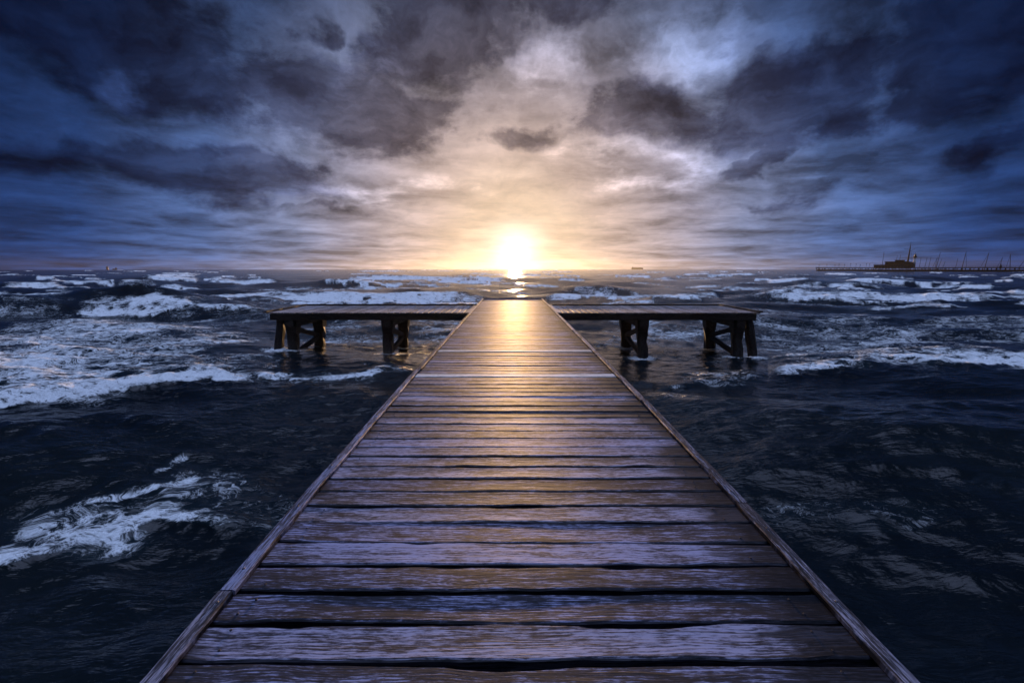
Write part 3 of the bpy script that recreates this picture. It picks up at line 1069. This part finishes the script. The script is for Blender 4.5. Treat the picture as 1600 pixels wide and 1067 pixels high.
mb.bar((bx(1367), -5.4, bz(411.9)), (bx(1384), -5.4, bz(411.9)), .14, .14, 2)
mb.bar((bx(1367), -5.4, bz(412.7)), (bx(1384), -5.4, bz(412.7)), .08, .08, 2)
mb.build("terrace_railing", M_SPAR, bl)


def mast(name, px0, py0, px1, py1, dist, r0, r1, label, cat, extras=(), group=None):
    p0, p1 = far(px0, py0, dist), far(px1, py1, dist)
    root = empty(name, tuple(p0))
    tag(root, label, cat, group)
    mb = MB()
    mb.tube((0, 0, 0), tuple(p1 - p0), r0, r1, 8, 3)
    mb.build("pole", M_SPAR, root)
    for nm, qa, qb, r_ in extras:
        e = MB()
        e.tube(tuple(far(*qa, dist) - p0), tuple(far(*qb, dist) - p0), r_, r_, 6)
        e.build(nm, M_SPAR, root)
    return root


mast("signal_mast", 1418.3, 409.2, 1422.6, 384, dist_b, .85, .32, "tall leaning signal mast with yards above the pavilion roof", "mast",
     [("topmast", (1422.5, 384.2), (1423.3, 378.5), .14), ("yard", (1413.2, 389.3), (1422, 390), .16), ("yard", (1422, 393), (1429.8, 388.2), .12),
      ("stay", (1422.6, 385), (1424.6, 411.3), .07)])
mast("flagpole", 1378.5, 413.6, 1381.3, 393.2, dist_b, .20, .10, "slender flagpole with a crosstree on the pavilion terrace", "flagpole",
     [("crosstree", (1379.5, 397.6), (1382.8, 397.2), .10), ("crosstree", (1379.8, 400), (1382, 399.6), .08)])
mast("aerial", 1400.6, 406.4, 1402.2, 399.5, dist_b, .14, .10, "short roof aerial, shorter of two on the pavilion roof", "aerial")
mast("aerial", 1405.6, 406.4, 1407.2, 398.2, dist_b, .18, .10, "thick roof aerial, taller of two on the pavilion roof", "aerial")

# small light tower behind the pavilion
q = on_pier(1426.6, 2.0)
lt = empty("light_tower", (q[0], q[1], TOP))
tag(lt, "slim pale light tower with gallery and lantern behind the pavilion", "lighthouse")
zt = lambda py: z_at(1426, py, q[1]) - TOP
mb = MB()
mb.lathe((0, 0, 0), [(1.25, 0), (1.05, zt(402.5))], 12)
mb.build("tower", M_WHITE, lt, True)
mb = MB()
mb.lathe((0, 0, 0), [(1.1, zt(402.5)), (1.75, zt(401.6)), (1.75, zt(400.2)), (1.2, zt(400.1))], 12)
mb.build("gallery", M_ROOF, lt)
mb = MB()
mb.lathe((0, 0, 0), [(.85, zt(400.1)), (.85, zt(397.6)), (.2, zt(396.6)), (.1, zt(394.6)), (.02, zt(394.4))], 10)
mb.build("lantern", M_GLASS, lt)

# yachts moored behind the far pier: hull, mast, boom, stay
YACHTS = [
    (1436.5, 1439.2, 402.0, 0, "thin-masted yacht nearest the light tower"),
    (1445, 1448.6, 402.0, 0, "thin-masted yacht second beyond the light tower"),
    (1451, 1454.6, 401.8, 0, "thin-masted yacht third beyond the light tower"),
    (1461.2, 1464.8, 401.5, -4, "yacht with a short mast crossing its tall neighbour's mast"),
    (1463.0, 1469.3, 394.2, 0, "tall leaning thick-masted yacht with a shorter mast right beside it"),
    (1466.5, 1471.5, 405.0, 0, "low-masted yacht just past the tall thick-masted one"),
    (1473.5, 1476.7, 408.2, 0, "yacht with the very shortest mast of the moored row"),
    (1493.4, 1496.6, 404.0, 0, "lone yacht with a plain medium mast, beside the steep triangle of rigging"),
    (1503.4, 1509.7, 393.2, 6.5, "tall yacht whose mast and stay make a steep narrow triangle"),
    (1539.0, 1545.2, 394.6, -7, "tall leaning yacht with a long stay slanting down its near side"),
    (1562.0, 1566.6, 402.0, -4, "yacht with a bundled sail low on its medium mast"),
    (1578.0, 1578.8, 397.0, -6, "upright-masted yacht with a slanting stay, far along the pier"),
    (1593.0, 1600.5, 407.0, 0, "yacht with a strongly raked mast at the picture's edge"),
]
for n_, (px0, px1, pyt, st, lab) in enumerate(YACHTS):
    q = on_pier(px0, 11.0 + (n_ % 3) * 3)
    root = empty("yacht", (q[0], q[1], 0))
    tag(root, lab, "yacht", "yachts moored behind the far pier")
    top_ = far(px1, pyt, q[1])
    foot = far(px0, 417.0, q[1])
    thick = .20 if pyt > 400 else .30
    mb = MB()
    hl, hw = 5.2, 1.5
    rings, uvs = [], []
    for k in range(9):
        t_ = k / 8
        w_ = hw * max(.06, math.sin(math.pi * min(1, .22 + .78 * t_)) ** .7)
        y_ = -hl + 2 * hl * t_
        sh = 1.25 + .35 * (2 * t_ - 1) ** 2
        rings.append([(-w_, y_, sh), (-w_ * .75, y_, .2), (0, y_, -.5), (w_ * .75, y_, .2), (w_, y_, sh), (0, y_, sh + .12)])
        uvs.append([(t_, a_) for a_ in range(6)])
    mb.grid(rings, uvs, (.5, .5, 0, 0))
    mb.build("hull", M_WHITE if n_ % 3 else M_HULL, root)
    o3 = np.array((q[0], q[1], 0))
    base_ = foot - o3
    dirv = (top_ - foot)
    k0 = (1.4 - base_[2]) / dirv[2]
    b0 = base_ + dirv * k0
    mb = MB()
    mb.tube(tuple(b0), tuple(top_ - o3), thick, thick * .6, 6, 2)
    mb.build("mast", M_SPAR, root)
    mb = MB()
    bz_ = 2.6
    pb = base_ + dirv * ((bz_ - base_[2]) / dirv[2])
    mb.tube(tuple(pb), tuple(pb + np.array((.2, -3.6, .1))), .12, .12, 6)
    mb.build("boom", M_SPAR, root)
    if st:
        mb = MB()
        tp = base_ + dirv * .93
        mb.tube(tuple(tp), tuple(far(px0 + st, 417.5, q[1]) - o3), .12, .12, 5)
        mb.build("stay", M_SPAR, root)
    if n_ == 10:
        mb = MB()
        mb.lathe(tuple(pb + np.array((1.2, 0, 0))), [(.2, 0), (1.0, .6), (.8, 2.4), (.3, 4.0), (.05, 5.0)], 7)
        mb.build("bundled_sail", M_HULL, root)

# lamp posts along the outer end of the far pier
LAMPS = [1280, 1292, 1304.6, 1311, 1319.5, 1329, 1337.5, 1344, 1353.5, 1358.5]
LTOP = [414.6, 413.6, 414.2, 413.2, 413.8, 412.4, 413.2, 414, 412.6, 413.2]
ORD = ["outermost", "second from the pier's tip", "third from the pier's tip", "fourth from the pier's tip", "fifth from the pier's tip",
       "sixth from the pier's tip", "seventh from the pier's tip", "third before the pavilion", "second before the pavilion", "nearest the pavilion"]
for k, (px, pyt) in enumerate(zip(LAMPS, LTOP)):
    q = on_pier(px, -2.0)
    root = empty("lamp_post", (q[0], q[1], TOP))
    tag(root, "thin dark lamp post on the far pier, " + ORD[k], "lamp post", "lamp posts on the far pier")
    hz_ = z_at(px, pyt, q[1]) - TOP
    mb = MB()
    mb.tube((0, 0, 0), (0.15, 0, hz_), .22 if k == 0 else .11, .09, 6)
    mb.build("post", M_SPAR, root)
    mb = MB()
    mb.lathe((.15, 0, hz_), [(.12, -.2), (.42, .0), (.36, .45), (.08, .65)], 8)
    mb.build("lamp_head", M_SPAR, root)

# beacon and ship on the left horizon
q = far(168, 421, 1300)
bc = empty("beacon", (q[0], q[1], 0))
tag(bc, "small dark beacon tower with a red foot on the left horizon", "beacon")
zz = lambda py: z_at(168, py, 1300)
mb = MB()
mb.lathe((0, 0, 0), [(3.4, -2), (3.4, zz(421)), (2.6, zz(420.8))], 12)
mb.build("foot", M_RED, bc)
mb = MB()
mb.lathe((0, 0, 0), [(2.3, zz(420.8)), (2.1, zz(418.3)), (3.2, zz(417.9)), (3.2, zz(417.2))], 12)
mb.build("tower", M_HULL, bc)
mb = MB()
mb.lathe((0, 0, 0), [(1.3, zz(417.2)), (1.3, zz(416.4)), (.2, zz(416.0))], 10)
mb.build("lantern", M_GLASS, bc)


def ship(px0, px1, dist, hull_py, bridge, label, boxes):
    a_, b_ = far(px0, 420, dist), far(px1, 420, dist)
    L_ = b_[0] - a_[0]
    c_ = (a_[0] + b_[0]) / 2
    root = empty("cargo_ship", (c_, dist, 0))
    tag(root, label, "ship")
    hz_ = z_at((px0 + px1) / 2, hull_py, dist)
    mb = MB()
    rings, uvs = [], []
    for k in range(11):
        t_ = k / 10
        w_ = L_ * .08 * max(.08, min(1, 3.2 * (1 - t_)) ** .6 * min(1, .55 + 2.5 * t_))
        x_ = -L_ / 2 + L_ * t_
        z1 = hz_ * (1 + .25 * max(0, t_ - .8) * 5 * .4)
        rings.append([(x_ - .03 * L_ * (t_ > .9), -w_ * .8, -2), (x_, -w_, z1), (x_, w_, z1), (x_ - .03 * L_ * (t_ > .9), w_ * .8, -2)])
        uvs.append([(t_, a2) for a2 in range(4)])
    mb.grid(rings, uvs, (.5, .5, 0, 0))
    mb.build("hull", M_HULL, root)
    for nm, f0, f1, py in boxes:
        mb = MB()
        mb.box(-L_ / 2 + L_ * f0, -L_ / 2 + L_ * f1, -L_ * .06, L_ * .06, hz_ + .02, z_at((px0 + px1) / 2, py, dist), .2)
        mb.build(nm, M_HULL, root)
    return root


ship(175.5, 183.2, 1500, 420.4, 0, "small dark cargo ship just right of the beacon", [("bridge_house", .62, .93, 418.4), ("hatch", .15, .5, 419.9)])
ship(986.5, 1005, 1500, 418.7, 0, "long hazy cargo ship on the horizon right of the sun", [("bridge_house", .03, .14, 417.4), ("hatch", .2, .5, 418.1), ("hatch", .54, .86, 418.1)])

# ------------------------------------------------------------------ haze
hb = 1750.0
mb = MB()
mb.box(-hb, hb, -hb, hb, -4.5, 26.0)
hm = bpy.data.materials.new("haze")
hm.use_nodes = True
HN = Nodes(hm.node_tree)
ho = HN.new('ShaderNodeOutputMaterial')
pv = HN.new('ShaderNodeVolumePrincipled')
pv.inputs['Color'].default_value = (.92, .92, .93, 1)
pv.inputs['Density'].default_value = HAZE_DENSITY
pv.inputs['Anisotropy'].default_value = HAZE_G
HN.l.new(pv.outputs[0], ho.inputs['Volume'])
haze = mb.build("haze", hm)
tag(haze, kind="stuff")
